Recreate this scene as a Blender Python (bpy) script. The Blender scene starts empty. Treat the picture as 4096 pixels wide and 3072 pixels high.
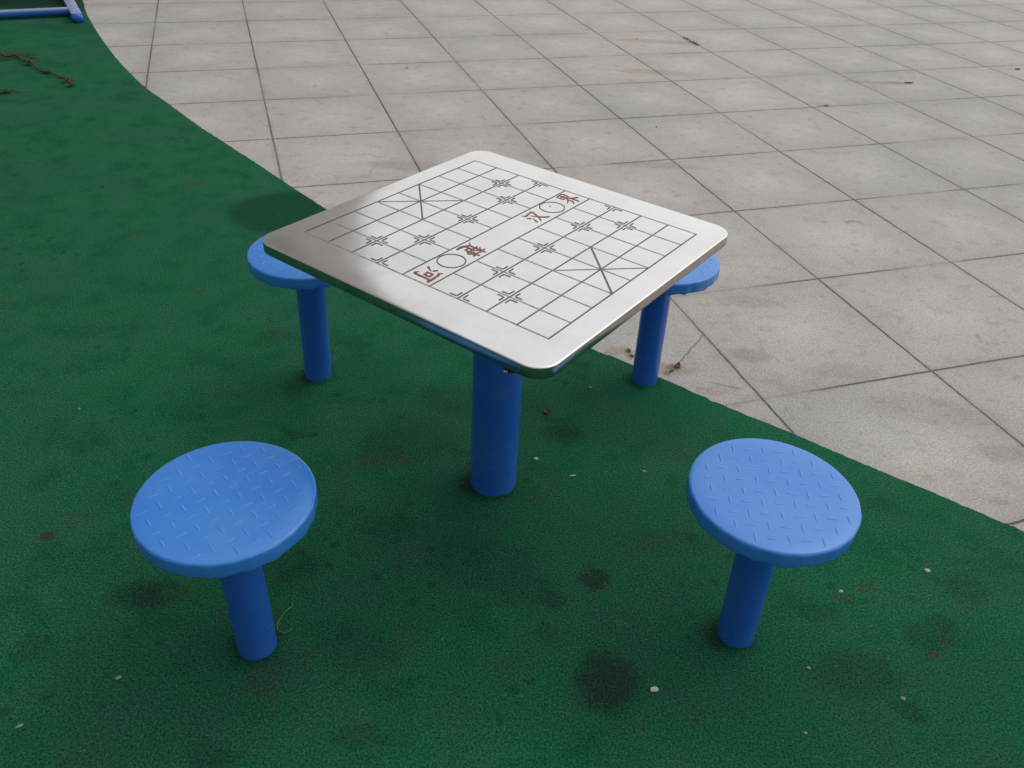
import bpy, bmesh, math, random
from mathutils import Vector, Matrix, noise as mnoise
random.seed(7)
sc = bpy.context.scene
COL = sc.collection
PI = math.pi

# ------------------------------------------------------------------ helpers
def link(o, parent=None):
    COL.objects.link(o)
    if parent is not None: o.parent = parent
    return o
def obj(name, bm, mats, parent=None, loc=(0,0,0), rz=0, smooth=True, angle=40):
    me = bpy.data.meshes.new(name)
    bmesh.ops.recalc_face_normals(bm, faces=bm.faces[:])
    bm.to_mesh(me); bm.free()
    if not isinstance(mats, (list, tuple)): mats = [mats]
    for m in mats: me.materials.append(m)
    if smooth:
        for p in me.polygons: p.use_smooth = True
        me.set_sharp_from_angle(angle=math.radians(angle))
    o = bpy.data.objects.new(name, me)
    o.location = loc; o.rotation_euler = (0, 0, rz)
    return link(o, parent)
def empty(name, loc=(0,0,0), rz=0):
    o = bpy.data.objects.new(name, None); o.location = loc; o.rotation_euler = (0,0,rz)
    o.empty_display_size = .05
    return link(o)
def tag(o, label=None, cat=None, group=None, kind=None):
    if label: o['label'] = label
    if cat: o['category'] = cat
    if group: o['group'] = group
    if kind: o['kind'] = kind
    return o
def lathe(bm, prof, n=64, c=(0,0), zoff=0, close=True):
    rings = []
    for r, z in prof:
        if r <= 1e-6: rings.append([bm.verts.new((c[0], c[1], z+zoff))])
        else: rings.append([bm.verts.new((c[0]+r*math.cos(2*PI*i/n), c[1]+r*math.sin(2*PI*i/n), z+zoff)) for i in range(n)])
    for a, b in zip(rings, rings[1:]):
        for i in range(n):
            j = (i+1) % n
            if len(a) == 1 and len(b) == 1: continue
            if len(a) == 1: bm.faces.new((a[0], b[i], b[j]))
            elif len(b) == 1: bm.faces.new((a[i], a[j], b[0]))
            else: bm.faces.new((a[i], a[j], b[j], b[i]))
    return rings
def tube(bm, pts, rad, n=10, cap=True):
    pts = [Vector(p) for p in pts]; rr = rad if isinstance(rad, (list, tuple)) else [rad]*len(pts)
    rings = []
    for i, p in enumerate(pts):
        d = (pts[min(i+1, len(pts)-1)] - pts[max(i-1, 0)]).normalized()
        up = Vector((0,0,1)) if abs(d.z) < .9 else Vector((1,0,0))
        a = d.cross(up).normalized(); b = a.cross(d)
        rings.append([bm.verts.new(p + (a*math.cos(2*PI*k/n) + b*math.sin(2*PI*k/n))*rr[i]) for k in range(n)])
    for a, b in zip(rings, rings[1:]):
        for k in range(n): bm.faces.new((a[k], a[(k+1)%n], b[(k+1)%n], b[k]))
    if cap: bm.faces.new(rings[0]); bm.faces.new(rings[-1][::-1])
def box(bm, c, s, rz=0, bev=0, seg=2):
    r = bmesh.ops.create_cube(bm, size=1, matrix=Matrix.Translation(c) @ Matrix.Rotation(rz, 4, 'Z') @ Matrix.Diagonal((*s, 1)))
    if bev:
        es = list({e for v in r['verts'] for e in v.link_edges})
        bmesh.ops.bevel(bm, geom=es, offset=bev, segments=seg, affect='EDGES', profile=.5)
def catmull(P, n=8):
    out = []
    for i in range(len(P)-1):
        p0 = P[max(i-1, 0)]; p1 = P[i]; p2 = P[i+1]; p3 = P[min(i+2, len(P)-1)]
        for k in range(n):
            t = k/n
            out.append(tuple(.5*((2*b)+(-a+c)*t+(2*a-5*b+4*c-d)*t*t+(-a+3*b-3*c+d)*t**3) for a, b, c, d in zip(p0, p1, p2, p3)))
    out.append(tuple(P[-1])); return out

# ------------------------------------------------------------------ node helper
class NT:
    def __init__(s, name):
        s.m = bpy.data.materials.new(name); s.m.use_nodes = True
        s.t = s.m.node_tree; s.t.nodes.clear()
        s.out = s.t.nodes.new('ShaderNodeOutputMaterial')
        s.b = s.t.nodes.new('ShaderNodeBsdfPrincipled')
        s.t.links.new(s.b.outputs[0], s.out.inputs[0])
        s.tc = s.t.nodes.new('ShaderNodeTexCoord'); s.P = s.tc.outputs['Object']
    def N(s, t, **k):
        n = s.t.nodes.new(t)
        for a, b in k.items(): setattr(n, a, b)
        return n
    def put(s, sock, v):
        if isinstance(v, bpy.types.NodeSocket): s.t.links.new(v, sock)
        else: sock.default_value = v
    def math(s, op, a, b=0., c=0., clamp=False):
        n = s.N('ShaderNodeMath', operation=op, use_clamp=clamp)
        for i, v in enumerate((a, b, c)): s.put(n.inputs[i], v)
        return n.outputs[0]
    def vm(s, op, a, b=(0,0,0), out=0):
        n = s.N('ShaderNodeVectorMath', operation=op); s.put(n.inputs[0], a)
        s.put(n.inputs[3 if op == 'SCALE' else 1], b)
        return n.outputs[out]
    def noise(s, scale, detail=2., rough=.5, vec=None, out=0, dist=0.):
        n = s.N('ShaderNodeTexNoise'); s.put(n.inputs['Vector'], vec or s.P)
        n.inputs['Scale'].default_value = scale; n.inputs['Detail'].default_value = detail
        n.inputs['Roughness'].default_value = rough; n.inputs['Distortion'].default_value = dist
        return n.outputs[out]
    def rng(s, v, a, b, c=0., d=1., smooth=True):
        n = s.N('ShaderNodeMapRange'); n.interpolation_type = 'SMOOTHSTEP' if smooth else 'LINEAR'
        s.put(n.inputs[0], v)
        for i, x in enumerate((a, b, c, d)): s.put(n.inputs[i+1], x)
        return n.outputs[0]
    def mix(s, f, a, b, mode='MIX'):
        n = s.N('ShaderNodeMix', data_type='RGBA', blend_type=mode)
        s.put(n.inputs[0], f)
        for i, v in ((6, a), (7, b)):
            if isinstance(v, tuple) and len(v) == 3: v = (*v, 1)
            s.put(n.inputs[i], v)
        return n.outputs[2]
    def bump(s, h, strength=.3, dist=.001):
        n = s.N('ShaderNodeBump'); n.inputs['Strength'].default_value = strength
        n.inputs['Distance'].default_value = dist; s.put(n.inputs['Height'], h)
        s.t.links.new(n.outputs[0], s.b.inputs['Normal'])
    def set(s, color=None, rough=None, metal=None, spec=None, **k):
        if color is not None: s.put(s.b.inputs['Base Color'], (*color, 1) if isinstance(color, tuple) and len(color) == 3 else color)
        if rough is not None: s.put(s.b.inputs['Roughness'], rough)
        if metal is not None: s.put(s.b.inputs['Metallic'], metal)
        if spec is not None: s.put(s.b.inputs['Specular IOR Level'], spec)
        return s.m
    def stains(s, lst, warp=.05, wscale=9., outer=1.15, inner=.55):
        """union of soft irregular ellipses: (x, y, rx, ry, strength)"""
        w = s.vm('SCALE', s.vm('SUBTRACT', s.noise(wscale, 3, .6, out=1), (.5,.5,.5)), warp*2)
        q = s.vm('ADD', s.P, w); tot = None
        for x, y, rx, ry, st in lst:
            d = s.vm('LENGTH', s.vm('MULTIPLY', s.vm('SUBTRACT', q, (x, y, 0)), (1/rx, 1/ry, 0)), out=1)
            m = s.rng(d, outer, inner, 0., st)
            tot = m if tot is None else s.math('MAXIMUM', tot, m)
        return tot
def simple(name, col, rough=.6, metal=0., var=.25, scale=60, bump=.2, bd=.0005, spec=.5):
    n = NT(name); f = n.noise(scale, 4, .6)
    c = n.mix(n.rng(f, .3, .7), tuple(x*(1-var) for x in col), tuple(min(1, x*(1+var)) for x in col))
    if bump: n.bump(f, bump, bd)
    return n.set(c, rough, metal, spec)

# ------------------------------------------------------------------ materials
TX, TY, TR, TS = -0.0375, 1.6955, 0.9523, 0.3863      # table centre, turn, half side
STOOLS = [(-.5334, 1.1239), (.5367, 1.2268), (-.6188, 2.1497), (.4323, 2.2386)]

# rubber mat
def make_mat_material():
    n = NT('green_rubber')
    big = n.noise(1.6, 4, .6); mid = n.noise(7, 4, .65); sm = n.noise(34, 4, .7); gr = n.noise(190, 4, .85); vg = n.noise(85, 4, .75)
    c = n.mix(n.rng(big, .35, .65), (.0135, .101, .050), (.0085, .114, .049))
    c = n.mix(n.rng(mid, .4, .72, 0, .55), c, (.0260, .104, .062))
    c = n.mix(n.rng(mid, .52, .3, 0, .55), c, (.0070, .060, .030))
    # cleaner brighter green close round the stool and table feet
    bright = n.stains([(.61, 1.18, .13, .13, .5), (.47, 2.14, .18, .12, .65), (-.47, 2.19, .13, .13, .65), (.60, .98, .12, .1, .45), (-1.3, 2.9, .5, .5, .3), (-1.0, 1.55, .2, .16, .35)], .12, 7)
    c = n.mix(bright, c, (.008, .104, .048))
    # big wet mark behind the far left stool
    wet = n.stains([(-1.02, 3.36, .27, .23, 1.)], .03, 5, 1.12, .85)
    c = n.mix(n.math('MULTIPLY', wet, .8), c, (.0045, .052, .024))
    # painted shade under the far steel frame, and darker trodden dirt
    dirt_shade = n.stains([(.245, 1.075, .082, .090, 1.), (.23, 1.36, .042, .040, .95), (.12, 1.289, .045, .036, .55), (-.823, 1.239, .10, .055, .75),
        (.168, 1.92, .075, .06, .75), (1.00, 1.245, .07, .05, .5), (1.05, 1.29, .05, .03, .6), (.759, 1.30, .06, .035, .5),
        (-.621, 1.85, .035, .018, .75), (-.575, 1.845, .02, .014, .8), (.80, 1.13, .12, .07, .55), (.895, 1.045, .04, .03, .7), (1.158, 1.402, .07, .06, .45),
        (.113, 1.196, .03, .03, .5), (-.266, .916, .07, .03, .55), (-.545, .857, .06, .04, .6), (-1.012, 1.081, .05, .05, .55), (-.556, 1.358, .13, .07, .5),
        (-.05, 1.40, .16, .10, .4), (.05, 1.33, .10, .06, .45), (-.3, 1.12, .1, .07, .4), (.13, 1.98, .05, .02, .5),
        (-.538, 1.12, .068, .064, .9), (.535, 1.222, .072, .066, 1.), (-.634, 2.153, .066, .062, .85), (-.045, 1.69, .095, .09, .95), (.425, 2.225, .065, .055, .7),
        (-.30, 1.86, .16, .14, .35), (-.1, 2.05, .25, .1, .4), (-.3, 1.5, .1, .06, .35), (.42, 1.5, .14, .05, .3), (-3.25, 6.3, .5, .16, .5), (-3.9, 7.1, .9, .45, .9)], .030, 26)  # last ellipse paints the shaded ground under the steel frame into the colour
    c = n.mix(n.math('MULTIPLY', dirt_shade, n.rng(sm, .25, .6, .25, .75)), c, (.011, .033, .021))
    rd = n.noise(4.3, 4, .7, vec=n.vm('ADD', n.P, (3.1, 7.7, 0)))
    c = n.mix(n.rng(rd, .56, .72, 0, .45), c, (.036, .052, .038))
    spots = n.N('ShaderNodeTexVoronoi'); spots.inputs['Scale'].default_value = 17; n.put(spots.inputs['Vector'], n.vm('ADD', n.P, n.vm('SCALE', n.noise(30, 3, .6, out=1), .03)))
    cl = n.noise(2.2, 2, .5, vec=n.vm('ADD', n.P, (9., 2., 0)))
    sp = n.math('MULTIPLY', n.rng(spots.outputs['Distance'], .3, .12), n.rng(cl, .48, .64))
    c = n.mix(n.math('MULTIPLY', sp, .5), c, (.009, .030, .019))
    big_dirt = n.stains([(.245, 1.072, .075, .084, 1.), (.232, 1.362, .036, .034, .9), (.118, 1.289, .036, .03, .5), (-.83, 1.235, .055, .038, .6), (.168, 1.925, .05, .04, .6)], .035, 22, 1.12, .4)
    c = n.mix(n.math('MULTIPLY', big_dirt, n.rng(sm, .2, .6, .55, .85)), c, (.0165, .036, .024))
    wide = n.stains([(.15, 1.35, .62, .42, .8), (.9, 1.05, .5, .3, .7), (.15, 1.95, .5, .28, .55), (-.7, 1.05, .35, .25, .6), (-.75, 1.3, .25, .2, .4)], .25, 3)  # broad darker areas in the mat colour round table and stools
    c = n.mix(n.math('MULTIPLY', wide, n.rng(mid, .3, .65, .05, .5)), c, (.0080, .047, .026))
    brown = n.stains([(-1.138, 1.398, .024, .014, .9), (1.045, 1.235, .02, .012, .6), (.905, 1.385, .03, .02, .35), (1.0, 1.195, .02, .012, .6), (.84, 1.345, .028, .018, .45), (.39, 1.5, .05, .02, .3), (-.35, 1.76, .09, .04, .4)], .02, 30)
    c = n.mix(brown, c, (.040, .042, .030))
    # loose granules
    c = n.mix(n.rng(gr, .36, .64), n.mix(1., c, (.40, .42, .42), 'MULTIPLY'), n.mix(1., c, (1.75, 1.60, 1.65), 'MULTIPLY'))
    c = n.mix(n.rng(vg, .58, .70, 0, .6), c, n.mix(1., c, (.42, .42, .42), 'MULTIPLY'))
    v = n.N('ShaderNodeTexVoronoi'); v.inputs['Scale'].default_value = 120; n.put(v.inputs['Vector'], n.P)
    fl = n.math('MULTIPLY', n.math('LESS_THAN', v.outputs['Distance'], .16), n.math('GREATER_THAN', n.noise(61, 0), .66))
    c = n.mix(n.math('MULTIPLY', fl, .7), c, (.16, .21, .15))
    h = n.math('ADD', n.math('MULTIPLY', gr, 1.), n.math('MULTIPLY', vg, .9))
    n.bump(h, .8, .004)
    return n.set(c, n.rng(dirt_shade, 0, 1, .9, .97), 0, .07)
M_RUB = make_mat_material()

# granite paving
PX, PY, PR, PA, PB = -2.6503, 5.9641, 0.3359, 0.6726, 0.6760
def make_paving_material():
    n = NT('granite_paving')
    c_, s_ = math.cos(PR), math.sin(PR)
    rel = n.vm('SUBTRACT', n.P, (PX, PY, 0))
    wob = n.math('MULTIPLY', n.math('SUBTRACT', n.noise(13, 3, .7), .5), .008)
    u = n.math('ADD', n.vm('DOT_PRODUCT', rel, (c_, s_, 0), out=1), wob)
    v = n.math('ADD', n.vm('DOT_PRODUCT', rel, (s_, -c_, 0), out=1), wob)
    def dist(x, p):
        q = n.math('DIVIDE', x, p)
        return n.math('MULTIPLY', n.math('ABSOLUTE', n.math('SUBTRACT', q, n.math('ROUND', q))), p), n.math('FLOOR', q)
    du, iu = dist(u, PA); dv, iv = dist(v, PB)
    cmb = n.N('ShaderNodeCombineXYZ'); n.put(cmb.inputs[0], iu); n.put(cmb.inputs[1], iv)
    wn = n.N('ShaderNodeTexWhiteNoise', noise_dimensions='3D'); n.put(wn.inputs['Vector'], cmb.outputs[0])
    tile = wn.outputs['Value']
    fine = n.noise(150, 4, .85); spk = n.noise(52, 5, .8); med = n.noise(14, 5, .7); lo = n.noise(2.3, 4, .6); lo2 = n.noise(.55, 3, .5)
    col = n.mix(n.rng(lo, .3, .7), (.425, .396, .372), (.465, .442, .421))
    col = n.mix(n.rng(lo2, .45, .62, 0, .6), col, (.375, .378, .362))
    pk = n.noise(5.2, 4, .65, vec=n.vm('ADD', n.P, (4., 8., 0)))
    col = n.mix(n.rng(pk, .53, .72, 0, .55), col, (.41, .335, .305))
    col = n.mix(n.rng(tile, 0, 1, 0, .30, False), col, n.mix(1., col, (.80, .80, .81), 'MULTIPLY'))
    # pale worn middles, grimy borders of every slab
    dm = n.math('MINIMUM', du, dv)
    ed = n.math('ADD', dm, n.math('MULTIPLY', n.math('SUBTRACT', n.noise(6, 4, .7), .5), .22))
    col = n.mix(n.math('MULTIPLY', n.rng(ed, .02, .20, .32, 0.), n.rng(lo, .35, .62)), col, (.225, .215, .20))
    col = n.mix(n.math('MULTIPLY', n.rng(ed, .16, .32, 0., .36), n.rng(pk, .3, .6)), col, (.56, .54, .505))
    col = n.mix(n.rng(med, .50, .74, 0, .55), col, (.235, .215, .195))
    # tan silt at the mat border and a few marks
    silt = n.stains([(.37, 2.39, .08, .035, .6), (.50, 2.30, .14, .045, .65), (.66, 2.20, .1, .035, .35), (2.45, 6.05, .3, .05, .5), (-.75, 3.36, .2, .14, .35), (1.15, 1.82, .1, .03, .15), (.85, 6.0, .4, .07, .4), (1.0, 6.9, .4, .08, .5)], .06, 16)
    col = n.mix(silt, col, (.30, .225, .15))
    dark = n.stains([(.545, 2.315, .028, .022, .9), (.52, 2.285, .014, .012, .8), (.401, 2.403, .012, .016, .9), (.408, 2.37, .010, .014, 1.), (1.55, 3.615, .05, .012, .6), (1.715, 2.62, .008, .040, .45), (1.735, 2.585, .007, .02, .5),
        (2.62, 6.08, .14, .025, .6), (3.70, 6.64, .07, .02, .5), (1.92, 5.43, .06, .02, .5), (1.28, 6.94, .04, .07, .5), (.7, 4.2, .3, .05, .25), (.75, 3.2, .25, .1, .2), (1.35, 2.15, .22, .10, .25), (1.15, 2.35, .12, .06, .2),
        (.83, 2.42, .09, .05, .4), (.9, 2.8, .14, .06, .25), (-.55, 4.0, .3, .08, .35), (1.5, 1.95, .10, .05, .3)], .03, 32)
    col = n.mix(n.math('MULTIPLY', dark, .75), col, (.115, .095, .08))
    # grain
    col = n.mix(n.rng(fine, .30, .70), n.mix(1., col, (.66, .66, .66), 'MULTIPLY'), n.mix(1., col, (1.32, 1.31, 1.30), 'MULTIPLY'))
    col = n.mix(n.rng(spk, .55, .68, 0, .6), col, (.24, .22, .205))
    col = n.mix(n.rng(spk, .44, .32, 0, .5), col, (.50, .475, .44))
    # joints
    wn2 = n.rng(n.noise(1.1, 2, .5, vec=n.vm('ADD', n.P, (1.7, 0, 0))), .35, .55, .6, 1.)
    wn3 = n.rng(n.noise(1.3, 2, .5, vec=n.vm('ADD', n.P, (0, 5.3, 2.0))), .40, .52, .22, 1.)
    fz = n.rng(n.noise(45, 3, .7), .25, .6, .6, 1.)
    ju = n.math('MULTIPLY', n.rng(du, .0066, .0030), wn2)
    jv = n.math('MULTIPLY', n.rng(dv, .0060, .0028), wn3)
    j = n.math('MULTIPLY', n.math('MAXIMUM', ju, jv), fz)
    col = n.mix(n.math('MULTIPLY', j, .92), col, (.045, .034, .028))
    def seg(ax, ay, bx_, by_, w):
        d = Vector((bx_-ax, by_-ay)); L2 = d.length_squared
        q = n.vm('SUBTRACT', n.vm('ADD', n.P, n.vm('SCALE', n.vm('SUBTRACT', n.noise(22, 3, .6, out=1), (.5, .5, .5)), .022)), (ax, ay, 0))
        t_ = n.math('DIVIDE', n.vm('DOT_PRODUCT', q, (d.x, d.y, 0), out=1), L2, clamp=True)
        e_ = n.N('ShaderNodeCombineXYZ'); n.put(e_.inputs[0], n.math('MULTIPLY', t_, d.x)); n.put(e_.inputs[1], n.math('MULTIPLY', t_, d.y))
        return n.rng(n.vm('LENGTH', n.vm('MULTIPLY', n.vm('SUBTRACT', q, e_.outputs[0]), (1, 1, 0)), out=1), w, w*.35)
    crack = n.math('MAXIMUM', seg(.679, 2.533, .560, 2.33, .0042), n.math('MULTIPLY', seg(.66, 2.24, .752, 2.212, .004), .8))
    col = n.mix(n.math('MULTIPLY', crack, .7), col, (.11, .085, .07))
    halo = n.math('MULTIPLY', n.rng(dm, .03, .003), n.rng(n.noise(9, 3, .6), .35, .65, .0, .28))
    col = n.mix(halo, col, (.17, .15, .13))
    h = n.math('SUBTRACT', n.math('ADD', n.math('MULTIPLY', fine, .35), n.math('MULTIPLY', spk, .25)), n.math('MULTIPLY', j, 1.2))
    n.bump(h, .55, .0035)
    return n.set(col, n.rng(lo2, .35, .65, .68, .8), 0, .3)
M_PAV = make_paving_material()

# brushed stainless steel
def make_steel():
    n = NT('stainless_steel')
    st = n.noise(1., 3, .6, vec=n.vm('MULTIPLY', n.P, (9., 420., 60.)))
    sm = n.noise(9, 5, .65); s2 = n.noise(34, 4, .7)
    c = n.mix(n.rng(sm, .35, .7), (.605, .612, .605), (.56, .563, .555))
    c = n.mix(n.rng(s2, .60, .78, 0, .25), c, (.53, .515, .49))
    r = n.math('ADD', n.rng(sm, .3, .7, .12, .17), n.rng(s2, .4, .75, 0, .03))
    n.bump(n.math('ADD', st, n.math('MULTIPLY', sm, .3)), .05, .0006)
    return n.set(c, r, 1., .5)
M_STEEL = make_steel()
M_RIM = simple('dull_steel_rim', (.50, .435, .375), .22, 1., .12, 30, .1, .0003)
M_ETCH = simple('etched_dark_line', (.115, .115, .11), .6, .3, .3, 90, 0)
M_ETCH2 = simple('etched_grey_line', (.27, .275, .27), .55, .4, .3, 90, 0)
M_RED = simple('faded_red_paint', (.235, .058, .054), .6, 0, .45, 160, 0)
M_RING = simple('etched_ring_line', (.19, .135, .13), .55, .3, .35, 40, 0)

# blue powder coat
def make_blue(name, dust=0., base=(.036, .205, .66)):
    n = NT(name)
    a = n.noise(5, 4, .6); b = n.noise(60, 4, .65); f = n.noise(260, 2, .6)
    c = n.mix(n.rng(a, .35, .68), base, (base[0]*1.35, base[1]*1.12, base[2]*.97))
    c = n.mix(n.rng(b, .60, .75, 0, .35), c, (base[0]*.7, base[1]*.75, base[2]*.72))
    c = n.mix(n.rng(b, .36, .26, 0, .14), c, (.10, .24, .60))
    ch = n.noise(38, 5, .75, vec=n.vm('ADD', n.P, (2.2, 5.1, 1.3)))
    c = n.mix(n.rng(ch, .685, .72, 0, .7), c, (.012, .035, .13))
    wr = n.noise(11, 5, .7, vec=n.vm('ADD', n.P, (7.2, 1.1, 4.3)))
    c = n.mix(n.rng(wr, .55, .75, 0, .22), c, (.085, .25, .62))
    if dust:
        g = n.N('ShaderNodeNewGeometry'); sx = n.N('ShaderNodeSeparateXYZ'); n.put(sx.inputs[0], g.outputs['True Normal'])
        c = n.mix(n.math('MULTIPLY', n.rng(sx.outputs[2], .45, .95), n.rng(b, .2, .7, dust*.6, dust)), c, (.40, .43, .50))
    n.bump(n.math('ADD', n.math('MULTIPLY', f, .35), b), .22, .0009)
    return n.set(c, n.math('ADD', n.rng(a, .3, .7, .17, .27), n.rng(wr, .5, .7, 0, .12)), 0, .5)
M_BLUE = make_blue('blue_powder_coat')
M_BLUEP = make_blue('blue_post_paint', 0., (.020, .115, .50))
M_BLUED = make_blue('dusty_blue_paint', .8, (.018, .10, .42))
M_BLACK = simple('black_steel', (.02, .02, .018), .5, .4)
M_SCREW = simple('screw_zinc', (.6, .6, .58), .35, .9)
M_LEAFR = simple('dry_red_leaf', (.165, .048, .036), .7, 0, .4, 300, .3)
M_LEAFT = simple('dark_dried_leaf', (.045, .050, .020), .85, 0, .5, 120, .3)
M_LEAFB = simple('dead_brown_leaf', (.125, .080, .050), .8, 0, .4, 220, .3)
M_TWIG = simple('dead_twig_bark', (.045, .042, .020), .85, 0, .45, 200, .3)
M_PEB = simple('pale_stone', (.38, .39, .34), .8, 0, .25, 300, .4)
M_STRAW = simple('pale_straw', (.50, .42, .32), .7, 0, .2, 300, .2)
M_SCRAP = simple('white_scrap', (.50, .52, .46), .75, 0, .35, 240, .4, .001)
M_CRUMB = simple('dull_crumb', (.20, .21, .17), .8, 0, .25, 300, .4)
M_THREAD = simple('pale_string', (.15, .17, .085), .8, 0, .2, 300, .2)

# ------------------------------------------------------------------ ground
bm = bmesh.new(); R = 160
bmesh.ops.create_grid(bm, x_segments=8, y_segments=8, size=R)
o = obj('paving', bm, M_PAV, loc=(0, 0, -.006), smooth=False); tag(o, 'pale granite slab paving with dark joints', kind='structure')

edge = [(-14, 10.6), (-9, 10.4), (-6.2, 9.7), (-4.9, 8.8), (-4.1, 7.9), (-3.692, 7.185), (-3.471, 6.765), (-3.121, 6.181), (-2.777, 5.644), (-2.569, 5.344), (-2.322, 5.014), (-2.095, 4.755), (-1.791, 4.402), (-1.581, 4.176), (-1.296, 3.871), (-1.133, 3.692), (-0.873, 3.414), (-.55, 3.10), (-.12, 2.715), (0.273, 2.395), (0.34, 2.355), (0.484, 2.25), (0.642, 2.133), (0.744, 2.064), (0.883, 1.974), (1.055, 1.853), (1.215, 1.746), (1.367, 1.638), (1.47, 1.562), (2.2, .95), (3.1, -.1), (3.6, -2), (3.7, -6)]
cv = catmull(edge, 26)
cv = [(x + .0045*mnoise.noise(Vector((x*38, y*38, 0))) + .002*mnoise.noise(Vector((x*120, y*120, 3))), y + .0035*mnoise.noise(Vector((x*38, y*38, 5))) + .002*mnoise.noise(Vector((x*120, y*120, 9)))) for x, y in cv]
poly = cv + [(-14, -6)]
bm = bmesh.new()
vs = [bm.verts.new((x, y, 0)) for x, y in poly]
es = [bm.edges.new((vs[i], vs[(i+1) % len(vs)])) for i in range(len(vs))]
bmesh.ops.triangle_fill(bm, edges=es, use_beauty=True)
lo = [bm.verts.new((x, y, -.0055)) for x, y in poly]
for i in range(len(vs)):
    j = (i+1) % len(vs); bm.faces.new((vs[i], vs[j], lo[j], lo[i]))
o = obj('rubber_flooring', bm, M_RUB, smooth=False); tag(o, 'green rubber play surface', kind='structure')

# ------------------------------------------------------------------ game table
table = tag(empty('game_table', (TX, TY, 0), TR), 'square stainless steel table on blue post, engraved with a chess board grid and red characters', 'table')
# table space: x = u (left corner to far corner), y = -v
def rounded(S, r, n=10):
    out = []
    for k, (cx, cy) in enumerate([(S-r, S-r), (-S+r, S-r), (-S+r, -S+r), (S-r, -S+r)]):
        for i in range(n+1):
            a = PI/2*k + PI/2*i/n; out.append((cx + r*math.cos(a), cy + r*math.sin(a)))
    return out
def slab(bm, prof):     # prof: list of (inset, z)
    rings = [[bm.verts.new((x, y, z)) for x, y in rounded(TS-i, max(.047-i, .004))] for i, z in prof]
    for a, b in zip(rings, rings[1:]):
        n = len(a)
        for i in range(n): bm.faces.new((a[i], a[(i+1)%n], b[(i+1)%n], b[i]))
    return rings
H = .75; TH = .0248
bm = bmesh.new()
rg = slab(bm, [(.060, H), (.0040, H), (.0026, H-.0001), (.0012, H-.0006), (.0003, H-.0015), (0, H-.0026), (0, H-TH+.0015), (.0010, H-TH), (.022, H-TH), (.022, H-.004), (.060, H-.004)])
bm.faces.new(rg[0]); bm.faces.new(rg[-1][::-1])
for f_ in bm.faces:
    if f_.calc_center_median().z < H-.0022 and True: f_.material_index = 1
top = obj('tabletop', bm, [M_STEEL, M_RIM], table, angle=50)
GU, GV, GX, GY = .2956, .3297, .0076, -.0021
def G(u, v): return (GX - GU + 2*GU*u/8, -(GY - GV + 2*GV*v/9))
def strip(bm, a, b, w, z, mi=0, w2=None):
    a = Vector(a); b = Vector(b); d = (b-a).normalized(); n = Vector((-d.y, d.x)); w2 = w if w2 is None else w2
    q = [bm.verts.new((*p, z)) for p in (a+n*w/2, a-n*w/2, b-n*w2/2, b+n*w2/2)]
    f = bm.faces.new(q); f.material_index = mi
bm = bmesh.new()
WU, WV = .0030, .0038
for v in range(10):
    a = G(0, v); b = G(8, v); strip(bm, (a[0]-WU/2, a[1]), (b[0]+WU/2, b[1]), WU, H+.0005, 0)
for u in range(9):
    if u in (0, 8): strip(bm, G(u, 0), G(u, 9), WV, H+.0003, 1)
    else: strip(bm, G(u, 0), G(u, 4), WV, H+.0003, 1); strip(bm, G(u, 5), G(u, 9), WV, H+.0003, 1)
for v0 in (0, 7):
    strip(bm, G(5, v0), G(3, v0+2), .0042, H+.0007, 0)
    strip(bm, G(3, v0), G(5, v0+2), .0030, H+.0006, 1)
pts = [(1, 2), (7, 2), (1, 7), (7, 7)] + [(u, v) for u in (0, 2, 4, 6, 8) for v in (3, 6)]
cell = 2*GU/8; off = .105*cell; arm = .235*cell
for (u, v) in pts:
    gx, gy = G(u, v)
    for sx in (-1, 1):
        if (u == 0 and sx < 0) or (u == 8 and sx > 0): continue
        for sy in (-1, 1):
            cx, cy = gx+sx*off, gy+sy*off
            strip(bm, (cx, cy), (cx+sx*arm, cy), .0025, H+.0008, 0)
            strip(bm, (cx, cy+sy*.001), (cx, cy+sy*arm), .0034, H+.0009, 1)
obj('etched_grid', bm, [M_ETCH, M_ETCH2], top, smooth=False)
for (u, v) in ((1.516, 4.482), (6.56, 4.46)):
    bm = bmesh.new(); cx, cy = G(u, v); r0 = .41*cell-.0015; r1 = .41*cell+.0015
    A = [bm.verts.new((cx+r0*math.cos(2*PI*i/72), cy+r0*math.sin(2*PI*i/72), H+.0006)) for i in range(72)]
    B = [bm.verts.new((cx+r1*math.cos(2*PI*i/72), cy+r1*math.sin(2*PI*i/72), H+.0006)) for i in range(72)]
    for i in range(72): j = (i+1) % 72; bm.faces.new((A[i], A[j], B[j], B[i]))
    if u > 4:
        strip(bm, (cx-.002, cy+.006), (cx+.005, cy+.006), .0018, H+.0006); strip(bm, (cx+.001, cy+.003), (cx+.002, cy+.010), .0012, H+.0008)
    obj('etched_ring', bm, M_RING, top, smooth=False)
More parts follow.
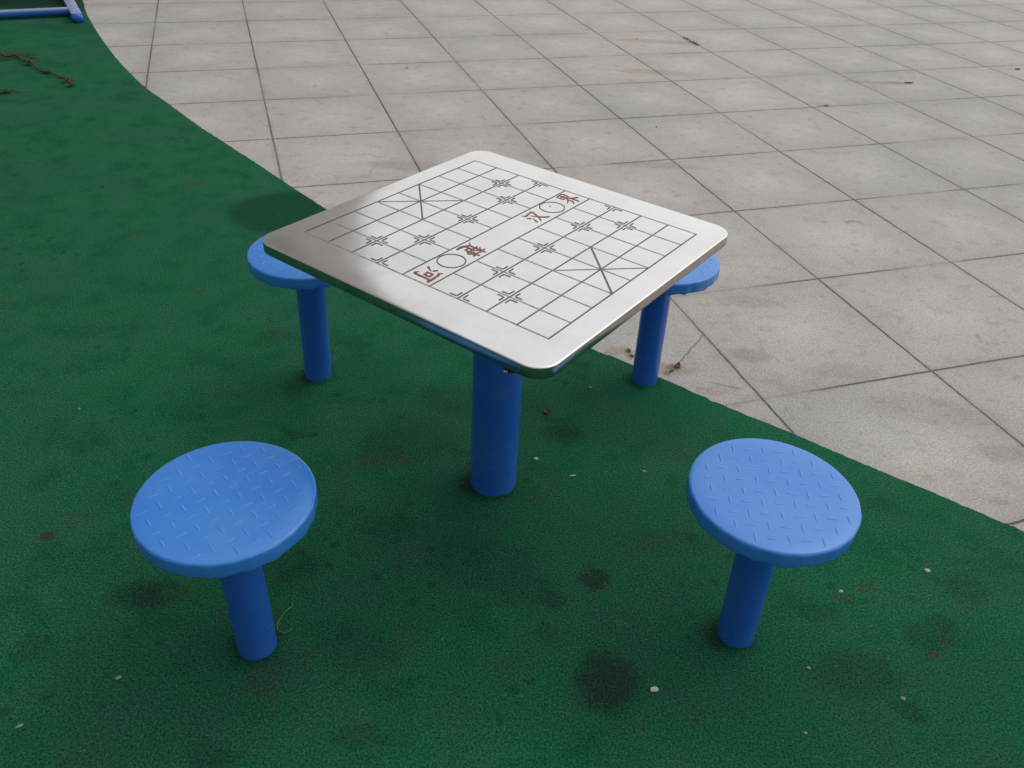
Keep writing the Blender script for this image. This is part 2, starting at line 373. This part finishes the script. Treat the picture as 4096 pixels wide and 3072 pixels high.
# brush characters: strokes in a unit square (x right, y up), each a polyline with widths
CH = {
 'river': [[(.10,.90,.05),(.19,.80,.10)], [(.03,.60,.05),(.15,.53,.09)], [(.05,.16,.10),(.13,.27,.07),(.24,.46,.02)],
        [(.27,.86,.09),(.55,.90,.09),(.95,.91,.12)], [(.80,.90,.09),(.80,.55,.09),(.79,.20,.10),(.74,.06,.08),(.60,.14,.03)],
        [(.38,.66,.06),(.40,.40,.07)], [(.38,.67,.06),(.62,.68,.07),(.59,.42,.07)], [(.40,.43,.06),(.59,.44,.06)]],
 'chu': [[(.08,.80,.06),(.46,.84,.07)], [(.28,.97,.07),(.27,.52,.08)], [(.27,.80,.06),(.17,.64,.05),(.05,.56,.02)], [(.29,.78,.04),(.44,.64,.08)],
        [(.54,.82,.06),(.94,.86,.07)], [(.74,.98,.07),(.73,.53,.08)], [(.73,.82,.06),(.64,.67,.05),(.52,.58,.02)], [(.75,.80,.04),(.95,.60,.09)],
        [(.14,.46,.07),(.50,.49,.08),(.84,.50,.08),(.74,.38,.03)], [(.48,.48,.08),(.47,.12,.09)], [(.49,.30,.06),(.76,.32,.07)],
        [(.27,.36,.08),(.24,.20,.06),(.05,.02,.03)], [(.24,.20,.05),(.45,.10,.09),(.72,.03,.11),(.98,.05,.06)]],
 'han': [[(.08,.90,.05),(.18,.78,.10)], [(.02,.62,.05),(.13,.53,.10)], [(.04,.14,.11),(.12,.26,.07),(.24,.44,.02)],
        [(.32,.82,.08),(.60,.85,.07),(.82,.86,.09),(.72,.62,.09),(.55,.33,.08),(.26,.05,.03)], [(.40,.66,.04),(.58,.40,.08),(.76,.18,.11),(.97,.06,.09)]],
 'jie': [[(.22,.96,.06),(.24,.60,.08)], [(.22,.95,.06),(.76,.97,.07),(.73,.62,.08)], [(.24,.79,.05),(.74,.80,.05)], [(.49,.96,.06),(.49,.62,.06)], [(.25,.62,.06),(.73,.63,.06)],
        [(.50,.60,.08),(.36,.44,.07),(.04,.26,.03)], [(.50,.58,.05),(.68,.42,.09),(.97,.28,.10)], [(.38,.38,.07),(.35,.16,.06),(.16,.01,.03)], [(.63,.40,.08),(.62,.02,.09)]],
}
def character(key, u, v, size_u, size_v, flip, label):
    bm = bmesh.new(); cx, cy = G(u, v); zi = 0
    for st in CH[key]:
        P3 = catmull(st, 5) if len(st) > 2 else [tuple(a+(b-a)*k/4 for a, b in zip(st[0], st[1])) for k in range(5)]
        zi += 1; z = H+.0004+.00003*zi; prev = None; L = R_ = None
        for i, (x, y, w) in enumerate(P3):
            x2, y2 = P3[min(i+1, len(P3)-1)][:2]; x1, y1 = P3[max(i-1, 0)][:2]
            d = Vector((x2-x1, y2-y1)); d = d.normalized() if d.length else Vector((1, 0)); n = Vector((-d.y, d.x))
            w = w*.98 + .020
            pr = []
            for sgn in (1, -1):
                qx = x + n.x*w/2*sgn - .5; qy = y + n.y*w/2*sgn - .5
                pr.append(bm.verts.new((cx + (-qx if flip else qx)*size_u, cy + (-qy if flip else qy)*size_v, z)))
            if prev: bm.faces.new((prev[0], prev[1], pr[1], pr[0]))
            prev = pr
        for (x, y, w) in (st[0], st[-1]):   # round brush ends
            w = (w*.98+.020)*.52
            ring = []
            for k in range(10):
                qx = x + w*math.cos(k*PI/5) - .5; qy = y + w*math.sin(k*PI/5) - .5
                ring.append(bm.verts.new((cx + (-qx if flip else qx)*size_u, cy + (-qy if flip else qy)*size_v, z+.000012)))
            bm.faces.new(ring)
    tag(obj('painted_character', bm, M_RED, top, smooth=False), label)
# table y = -v, so "up = +v" means flipped
character('river', .48, 4.50, .052, .055, True, 'red brush written character 河')
character('chu', 2.46, 4.49, .047, .056, True, 'red brush written character 楚')
character('han', 5.60, 4.47, .045, .056, False, 'red brush written character 汉')
character('jie', 7.50, 4.46, .047, .056, False, 'red brush written character 界')
# pedestal
bm = bmesh.new(); lathe(bm, [(0, -.004), (.063, -.004), (.063, H-.030), (0, H-.030)], 72, (0, 0))
obj('pedestal', bm, M_BLUEP, table)
# under-frame of angle steel, mounting plate, corner bracket with its screw
bm = bmesh.new()
for a in (PI/4, -PI/4): box(bm, (0, 0, H-.034 - (0 if a > 0 else .0)), (.30, .04, .012), a)
box(bm, (0, 0, H-.0265), (.16, .16, .006))
for s in (-1, 1):
    box(bm, (0, s*.30, H-.0155), (.60, .024, .020)); box(bm, (s*.30, 0, H-.016), (.024, .56, .018))
obj('underframe', bm, M_BLACK, table, smooth=False)
def tloc(x, y):
    c, s = math.cos(-TR), math.sin(-TR); dx, dy = x-TX, y-TY
    return (c*dx - s*dy, s*dx + c*dy)
bx, by = tloc(-.003, 1.247)
bm = bmesh.new(); box(bm, (bx, by, H-.041), (.026, .020, .034), -TR, .001, 1); box(bm, (bx, by, H-.026), (.036, .030, .003), -TR)
br = obj('corner_bracket', bm, M_BLACK, table, smooth=False)
bm = bmesh.new(); sx, sy = tloc(-.013, 1.2335); bmesh.ops.create_uvsphere(bm, u_segments=14, v_segments=8, radius=.0042, matrix=Matrix.Translation((sx, sy, H-.052)))
obj('screw', bm, M_SCREW, br)

# ------------------------------------------------------------------ stools
SR, SH, PRD = .1697, .4463, .0425
def seat_mesh(rot, phase, seed):
    rnd = random.Random(seed); bm = bmesh.new(); n = 160
    ph = [rnd.uniform(0, 2*PI) for _ in range(8)]
    def wav(a): return .0011*math.sin(19*a+ph[0]) + .0009*math.sin(27*a+ph[1]) + .0007*math.sin(11*a+ph[2]) + .0005*math.sin(43*a+ph[3])
    prof = [(0, 0, 0, 0), (.08, 0, 0, 0), (.13, 0, 0, 0), (SR-.0060, -.0001, 0, 0), (SR-.0034, -.0008, 0, 0), (SR-.0014, -.0023, .1, 0), (SR-.0003, -.0045, .3, 0), (SR, -.009, .5, .1), (SR-.0002, -.018, .6, .4), (SR-.0004, -.027, .6, .8),
            (SR-.0006, -.0335, .6, 1.), (SR-.0015, -.0350, .6, 1.), (SR-.0040, -.0345, .6, 1.), (SR-.0045, -.010, .2, 0), (SR-.006, -.005, 0, 0), (.05, -.005, 0, 0), (0, -.005, 0, 0)]
    rings = []
    for r, z, kr, kz in prof:
        if r == 0: rings.append([bm.verts.new((0, 0, z))]); continue
        ring = []
        for i in range(n):
            a = 2*PI*i/n; w = wav(a); rr = r + kr*w*.8
            ring.append(bm.verts.new((rr*math.cos(a), rr*math.sin(a), z + kz*wav(a*1.0+.4)*1.3)))
        rings.append(ring)
    for a, b in zip(rings, rings[1:]):
        for i in range(n):
            j = (i+1) % n
            if len(a) == 1: bm.faces.new((a[0], b[i], b[j]))
            elif len(b) == 1: bm.faces.new((a[i], a[j], b[0]))
            else: bm.faces.new((a[i], a[j], b[j], b[i]))
    # raised tread bars, two crossed directions on a square lattice
    L = .0455
    def bar(cx, cy, ang):
        nx, ny = 12, 6; hl, hw, hh = .0122, .0027, .0009
        ca, sa = math.cos(ang), math.sin(ang); g = []
        for i in range(nx+1):
            t = -1 + 2*i/nx; row = []; ww = hw*math.sqrt(max(0, 1-t**4)) + .00005
            for k in range(ny+1):
                s = -1 + 2*k/ny; z = hh*(1-s*s)*(1-t**6) - .0001
                x, y = t*hl, s*ww; row.append(bm.verts.new((cx + x*ca - y*sa, cy + x*sa + y*ca, z)))
            g.append(row)
        for i in range(nx):
            for k in range(ny): bm.faces.new((g[i][k], g[i+1][k], g[i+1][k+1], g[i][k+1]))
    cr, sr = math.cos(rot), math.sin(rot)
    for i in range(-6, 7):
        for j in range(-6, 7):
            for kind in (0, 1):
                x = (i + .5*kind)*L; y = (j + .5*kind)*L
                X = x*cr - y*sr + phase[0]; Y = x*sr + y*cr + phase[1]
                if math.hypot(X, Y) < SR-.016: bar(X, Y, rot + (PI/4 if kind == 0 else -PI/4))
    return bm
stool_data = [
 (0, math.radians(-3), (.0025, .031), (.0012, -.0019), 'near left blue stool with crossed raised tread marks and a bent string beside its foot'),
 (1, math.radians(43.7), (-.0268, .094), (.0139, -.0019), 'near right blue stool beside the paving edge, its whole round seat in view'),
 (2, math.radians(20), (.01, .0), (-.0096, .0055), 'blue stool half hidden behind the dark left corner of the steel table'),
 (3, math.radians(65), (0, .012), (.0049, -.0072), 'blue stool at the mat border, mostly behind the right edge of the steel table')]
for i, rot, ph, tilt, lab in stool_data:
    x, y = STOOLS[i]
    st = tag(empty('round_stool', (x+tilt[0], y+tilt[1], 0)), lab, 'stool', 'stools fixed round the game table')
    obj('seat', seat_mesh(rot, ph, 10+i), M_BLUE, st, (-tilt[0], -tilt[1], SH), angle=35)
    bm = bmesh.new(); n = 56; zs = [-.004, .15, .30, SH-.0045]
    rings = []
    for z in zs:
        k = max(0, z)/.40
        rings.append([bm.verts.new((-tilt[0]*k + PRD*math.cos(2*PI*q/n), -tilt[1]*k + PRD*math.sin(2*PI*q/n), z)) for q in range(n)])
    for a, b in zip(rings, rings[1:]):
        for q in range(n): bm.faces.new((a[q], a[(q+1)%n], b[(q+1)%n], b[q]))
    bm.faces.new(rings[0][::-1]); bm.faces.new(rings[-1])
    obj('post', bm, M_BLUEP, st)

# ------------------------------------------------------------------ blue steel frame, top left (a bench whose foot shows)
d = Vector((-.515, .857)); e = Vector((-.885, -.466)); P0 = Vector((-3.385, 6.45))
def F(a, b): q = P0 + d*a + e*b; return (q.x, q.y)
bench = tag(empty('steel_bench', (*F(.5, .6), 0)), 'blue painted steel frame with dusty foot and crossbar standing at the far left mat corner', 'bench')
def rel(p): return (p[0]-F(.5, .6)[0], p[1]-F(.5, .6)[1], p[2])
ang = math.atan2(d.y, d.x)
for b in (0, 1.5):
    bm = bmesh.new(); c = rel((*F(.52, b), .036)); box(bm, c, (1.04, .076, .062), ang, .009, 3)
    ft = obj('foot', bm, M_BLUED, bench)
    bm = bmesh.new(); c = rel((*F(-.012, b), .035))
    bmesh.ops.create_uvsphere(bm, u_segments=24, v_segments=14, radius=1, matrix=Matrix.Translation(c) @ Matrix.Rotation(ang, 4, 'Z') @ Matrix.Diagonal((.022, .038, .032, 1)))
    obj('end_cap', bm, M_BLUEP, ft)
bm = bmesh.new(); tube(bm, [rel((*F(.23, b), .036)) for b in (.03, .75, 1.47)], .030, 20); obj('crossbar', bm, M_BLUED, bench)
for b in (0, 1.5):
    bm = bmesh.new(); tube(bm, [rel((*F(.74, b), .06)), rel((*F(.74, b), .44))], .028, 18); obj('upright', bm, M_BLUEP, bench)
bm = bmesh.new(); box(bm, rel((*F(.86, .75), .46)), (.42, 1.75, .04), ang, .012, 3); obj('shade_board', bm, M_BLUE, bench)  # board added out of view to shade the ground beyond the crossbar

# ------------------------------------------------------------------ litter
def flake(name, x, y, L, W, rz, mat, label, cat, z=.0, curl=.25, seed=0, group=None, pointed=True):
    """thin curled leaf or scrap with thickness"""
    rnd = random.Random(seed); bm = bmesh.new(); nx, ny = 9, 5; T, B = [], []
    for i in range(nx+1):
        t = -1 + 2*i/nx
        w = (1-abs(t)**(1.6 if pointed else 3.5))*(1 + .3*rnd.uniform(-1, 1)) + .03
        rt, rb = [], []
        for k in range(ny+1):
            s = -1 + 2*k/ny
            h = curl*W*(s*s*.8 + .5*t*t) + rnd.uniform(0, .07)*W
            p = (t*L/2, s*w*W/2, h + .0012)
            rt.append(bm.verts.new((p[0], p[1], p[2]+.0006))); rb.append(bm.verts.new(p))
        T.append(rt); B.append(rb)
    for i in range(nx):
        for k in range(ny):
            bm.faces.new((T[i][k], T[i+1][k], T[i+1][k+1], T[i][k+1])); bm.faces.new((B[i][k], B[i][k+1], B[i+1][k+1], B[i+1][k]))
    for i in range(nx):
        bm.faces.new((T[i][0], B[i][0], B[i+1][0], T[i+1][0])); bm.faces.new((T[i][ny], T[i+1][ny], B[i+1][ny], B[i][ny]))
    for k in range(ny):
        bm.faces.new((T[0][k], T[0][k+1], B[0][k+1], B[0][k])); bm.faces.new((T[nx][k], B[nx][k], B[nx][k+1], T[nx][k+1]))
    return tag(obj(name, bm, mat, loc=(x, y, z), rz=rz), label, cat, group)
def pebble(x, y, r, mat, label, seed=0, sx=1.2, sz=.6, rz=0., z=0, group='pale crumbs lying on the green mat', name='pebble', cat='pebble'):
    bm = bmesh.new(); bmesh.ops.create_icosphere(bm, subdivisions=3, radius=r)
    for v in bm.verts:
        k = 1 + .28*mnoise.noise(v.co/r*1.3 + Vector((seed*3.7, 0, 0))) + .1*mnoise.noise(v.co/r*4 + Vector((seed, 5, 0)))
        v.co = Vector((v.co.x*k*sx, v.co.y*k, v.co.z*k*sz + r*sz*.85))
    return tag(obj(name, bm, mat, loc=(x, y, z), rz=rz), label, cat, group)
flake('dry_leaf', .112, 2.015, .021, .020, .5, M_LEAFR, 'small reddish brown dry leaf on the mat right of the table post', 'leaf', curl=.35, seed=3)
pebble(.081, 1.796, .0055, M_PEB, 'white pebble on the mat just right of the foot of the table post', 1)
pebble(.39, 1.769, .0050, M_CRUMB, 'dull grey crumb midway between the table post and the near right stool seat', 2, 1.1, .4)
pebble(.254, 2.163, .0042, M_CRUMB, 'tiny white crumb left of the foot of the stool at the mat border', 3)
pebble(1.08, 1.449, .0060, M_PEB, 'white pebble to the right of the near right stool seat, alone on clean mat', 4)
pebble(.837, 1.367, .0036, M_PEB, 'thin white crumb just below the right side of the near right stool seat', 5, 1.6, .4)
pebble(.887, 1.075, .0045, M_CRUMB, 'grey green crumb beside a small dark stain at the lower right', 6, 1.2, .4)
pebble(.650, .98, .0032, M_CRUMB, 'tiny pale crumb near the bottom edge, right of the white scrap', 7, 1.2, .5)
pebble(.698, 1.14, .0030, M_CRUMB, 'tiny pale crumb on the mat below the foot of the near right stool', 8, 1.5, .4)
pebble(-.798, 1.019, .0040, M_CRUMB, 'small buff crumb on the mat below the near left stool', 9, 1.5, .4, .5)
pebble(-.946, .899, .0035, M_CRUMB, 'buff crumb at the lower left edge of the mat', 10, 2., .4, .7)
pebble(-1.29, 1.907, .0035, M_CRUMB, 'tiny white crumb on the mat at the left, above the near left stool', 11, 1.1, .5)
flake('wood_sliver', .185, 1.733, .021, .0055, .25, M_STRAW, 'pale straw coloured sliver on the mat between the table post and the near right stool', 'sliver', curl=.2, seed=5)
flake('paper_scrap', .346, 1.062, .0150, .0120, .9, M_SCRAP, 'upper lobe of a flat white scrap', 'scrap', curl=.12, seed=8, pointed=False)
bm = bmesh.new()
o = bpy.data.objects['paper_scrap']; tag(o, 'flat white two lobed scrap right of the big dark stain', 'scrap')
# second lobe joined into the same mesh
me = o.data; b2 = bmesh.new(); b2.from_mesh(me); g = b2.copy()
bmesh.ops.scale(g, vec=(.8, .9, 1), verts=g.verts); bmesh.ops.translate(g, vec=(-.0050, .0034, .0004), verts=g.verts)
tmp = bpy.data.meshes.new('tmp_lobe'); g.to_mesh(tmp); g.free(); b2.from_mesh(tmp); b2.to_mesh(me); b2.free(); bm.free(); bpy.data.meshes.remove(tmp)
# string
pts = [(-.484, 1.240), (-.481, 1.232), (-.487, 1.221), (-.496, 1.205), (-.501, 1.185), (-.501, 1.170), (-.494, 1.158), (-.481, 1.154), (-.470, 1.160), (-.466, 1.168)]
bm = bmesh.new(); tube(bm, [(x+.48, y-1.19, .0022 + .0012*math.sin(i*.8)) for i, (x, y) in enumerate(catmull(pts, 4))], .00095, 8)
tag(obj('string', bm, M_THREAD, loc=(-.48, 1.19, 0)), 'bent pale green bit of string beside the foot of the near left stool', 'string')

# dead twigs top left
def twig(name, path, r0, r1, clumps, label, seed, fine):
    rnd = random.Random(seed); ox, oy = path[len(path)//2]
    t = tag(empty(name, (ox, oy, 0)), label, 'twig', 'dead twigs on the mat at the far left')
    c = catmull(path, 6); bm = bmesh.new(); n = len(c)
    P3 = [(x-ox + rnd.uniform(-.006, .006), y-oy + rnd.uniform(-.006, .006), .012 + .007*math.sin(i*.7)) for i, (x, y) in enumerate(c)]
    tube(bm, P3, [r0 + (r1-r0)*i/(n-1) for i in range(n)], 8)
    for k in range(fine):
        p = Vector(P3[rnd.randrange(n)]); q = [p]; a = rnd.uniform(0, 2*PI)
        for s in range(4):
            a += rnd.uniform(-.6, .6); p = p + Vector((math.cos(a)*.016, math.sin(a)*.016, rnd.uniform(-.003, .006))); p.z = max(p.z, .003); q.append(p)
        tube(bm, q, [.0018, .0015, .0012, .001, .0007], 5)
    obj('stem', bm, M_TWIG, t)
    bm = bmesh.new()
    for (cx, cy, sx, sy, cnt) in clumps:
        for k in range(cnt):
            x = rnd.gauss(cx-ox, sx); y = rnd.gauss(cy-oy, sy); z = abs(rnd.gauss(.008, .008)) + .003; a = rnd.uniform(0, 2*PI); l = rnd.uniform(.008, .02); w = l*rnd.uniform(.2, .45)
            dx, dy = math.cos(a), math.sin(a); tl = rnd.uniform(-.3, .5)
            v = [(x-dx*l, y-dy*l, z), (x-dy*w, y+dx*w, z+w*tl), (x+dx*l, y+dy*l, z+l*tl*.6), (x+dy*w, y-dx*w, z-w*tl*.2)]
            a_ = [bm.verts.new(p) for p in v]; b_ = [bm.verts.new((p[0], p[1], p[2]+.0008)) for p in v]
            bm.faces.new(b_); bm.faces.new(a_[::-1])
            for i in range(4): j = (i+1) % 4; bm.faces.new((a_[i], a_[j], b_[j], b_[i]))
    obj('dry_leaves', bm, M_LEAFT, t, smooth=False)
twig('dead_branch', [(-3.65, 5.66), (-3.42, 5.49), (-3.31, 5.44), (-3.197, 5.349), (-3.046, 5.207), (-2.926, 5.12), (-2.82, 5.06), (-2.736, 4.945)], .007, .004,
     [(-3.35, 5.47, .075, .045, 120), (-3.20, 5.33, .035, .025, 25), (-3.0, 5.175, .04, .012, 16), (-2.79, 5.03, .022, .022, 26), (-2.73, 4.94, .012, .02, 16)],
     'long dead brown twig with shrivelled leaves lying across the mat at the upper left', 4, 36)
twig('dead_twig', [(-3.16, 4.60), (-3.082, 4.68), (-3.04, 4.735), (-3.00, 4.75), (-2.93, 4.755)], .005, .002,
     [(-3.03, 4.75, .016, .02, 30)], 'short dead twig tip at the left edge below the long twig', 9, 6)

# leaf bits on the paving
Z = -.006; gl = 'brown leaf bits on the grey paving'
for a in [(.401, 2.403, .022, .010, 1.9, 'narrow brown leaf bit on paving left of the far right stool post', 21),
          (.408, 2.370, .018, .009, 2.2, 'dark brown leaf bit where mat meets paving, left of the far right stool post', 22),
          (.560, 2.322, .030, .020, 1.2, 'crumpled brown leaf on paving right of the far right stool post', 23),
          (.535, 2.290, .016, .010, .4, 'small dark leaf bit just below the crumpled brown leaf', 24),
          (2.70, 6.085, .07, .018, .1, 'long dark leaf at the end of a tan streak on the upper right paving', 25),
          (3.74, 6.65, .05, .018, .2, 'dark leaf at the right picture edge on the far paving', 26),
          (1.93, 5.43, .032, .010, .1, 'small grey brown leaf beside a joint in the middle of the upper right paving', 27),
          (.762, 4.813, .012, .009, .5, 'tiny dark leaf speck on the slab above the table corner', 28),
          (.837, 6.939, .016, .012, .5, 'tiny dark leaf speck on the far paving near the top', 29),
          (-.831, 5.746, .016, .012, .5, 'tiny dark leaf speck on the far paving, above the table', 30)]:
    flake('leaf_bit', a[0], a[1], a[2], a[3], a[4], M_LEAFB, a[5], 'leaf', Z, .3, a[6], gl)
# weeds in a joint
wd = tag(empty('weed_tuft', (1.27, 6.95, Z)), 'dark dry weed tuft growing in a far paving joint', 'weed')
bm = bmesh.new(); rnd = random.Random(3)
for k in range(36):
    t = rnd.uniform(-.13, .13); x = t*.33 + rnd.gauss(0, .008); y = -t*.95 + rnd.gauss(0, .008)
    a = rnd.uniform(0, 2*PI); l = rnd.uniform(.012, .03)
    tube(bm, [(x, y, 0), (x+math.cos(a)*l*.4, y+math.sin(a)*l*.4, l*.5), (x+math.cos(a)*l, y+math.sin(a)*l, l*.6)], [.0018, .0014, .0005], 4)
obj('blades', bm, M_TWIG, wd)

# ------------------------------------------------------------------ unseen block, invented to give the dark reflection in the table top
M_WALL = simple('render_wall', (.76, .69, .66), .85, 0, .15, 3, .2, .004)
M_WALL2 = simple('pale_band', (.42, .39, .37), .8, 0, .1, 3, 0)
M_GLASS = simple('window_glass', (.42, .42, .44), .5, 0, .1, 3, 0)
BX1, BY0 = -3.3, 15.6; BW, BD, BH = 18, 9, 15.5
BR = math.radians(40)
bd = tag(empty('unseen_block', (BX1 - BW/2*math.cos(BR) - BD/2*math.sin(BR), BY0 - BW/2*math.sin(BR) + BD/2*math.cos(BR), 0), BR), 'unseen block added beyond the mat for the dark reflection at the left corner of the steel table', 'added building')
bm = bmesh.new(); box(bm, (0, 0, BH/2), (BW, BD, BH)); wl = obj('wall', bm, M_WALL, bd, smooth=False)
bm = bmesh.new(); box(bm, (0, 0, BH+.15), (BW+.5, BD+.5, .3)); obj('roof', bm, M_WALL2, bd, smooth=False)
for fl in range(5):
    for k in range(5):
        x = -BW/2 + 2.4 + k*3.3; z = 1.7 + fl*3.0
        bm = bmesh.new(); box(bm, (x, -BD/2-.02, z), (1.5, .06, 1.5)); w = obj('window', bm, M_WALL2, bd, smooth=False)
        bm = bmesh.new(); box(bm, (x, -BD/2-.055, z), (1.36, .02, 1.36)); obj('pane', bm, M_GLASS, w, smooth=False)

# ------------------------------------------------------------------ light
SUN_EL, SUN_AZ = math.radians(54), math.radians(52)       # azimuth from +Y towards +X
w = bpy.data.worlds.new('World'); sc.world = w; w.use_nodes = True; t = w.node_tree; t.nodes.clear()
out = t.nodes.new('ShaderNodeOutputWorld'); bg = t.nodes.new('ShaderNodeBackground'); sky = t.nodes.new('ShaderNodeTexSky'); hs = t.nodes.new('ShaderNodeHueSaturation')
sky.sky_type = 'NISHITA'; sky.sun_disc = False; sky.sun_elevation = SUN_EL; sky.sun_rotation = SUN_AZ; sky.air_density = 1.; sky.dust_density = 3.; sky.ozone_density = 1.
hs.inputs['Saturation'].default_value = .22; bg.inputs['Strength'].default_value = .098
t.links.new(sky.outputs[0], hs.inputs['Color']); t.links.new(hs.outputs[0], bg.inputs['Color']); t.links.new(bg.outputs[0], out.inputs['Surface'])
sd = bpy.data.lights.new('sun', 'SUN'); sd.energy = 1.45; sd.angle = math.radians(124); sd.color = (1, .97, .93)
so = bpy.data.objects.new('sun', sd); link(so)
dv = Vector((math.sin(SUN_AZ)*math.cos(SUN_EL), math.cos(SUN_AZ)*math.cos(SUN_EL), math.sin(SUN_EL)))
so.rotation_euler = dv.to_track_quat('Z', 'Y').to_euler(); so.location = (6, 3, 9)

# ------------------------------------------------------------------ camera
f, pitch, roll, ch = 3286.76, .6264, .056, 1.5628
cd = bpy.data.cameras.new('camera'); cam = bpy.data.objects.new('camera', cd); link(cam)
cd.sensor_width = 36; cd.lens = f/4096*36; cd.clip_end = 500; cd.clip_start = .02
fw = Vector((0, math.cos(pitch), -math.sin(pitch))); rt = Vector((1, 0, 0)); up = rt.cross(fw)
Rv = rt*math.cos(roll) + up*math.sin(roll); Uv = -rt*math.sin(roll) + up*math.cos(roll)
cam.matrix_world = Matrix(((Rv.x, Uv.x, -fw.x, 0), (Rv.y, Uv.y, -fw.y, 0), (Rv.z, Uv.z, -fw.z, ch), (0, 0, 0, 1)))
sc.camera = cam
sc.view_settings.view_transform = 'Standard'; sc.view_settings.look = 'None'; sc.view_settings.gamma = 1; sc.view_settings.exposure = 0.10
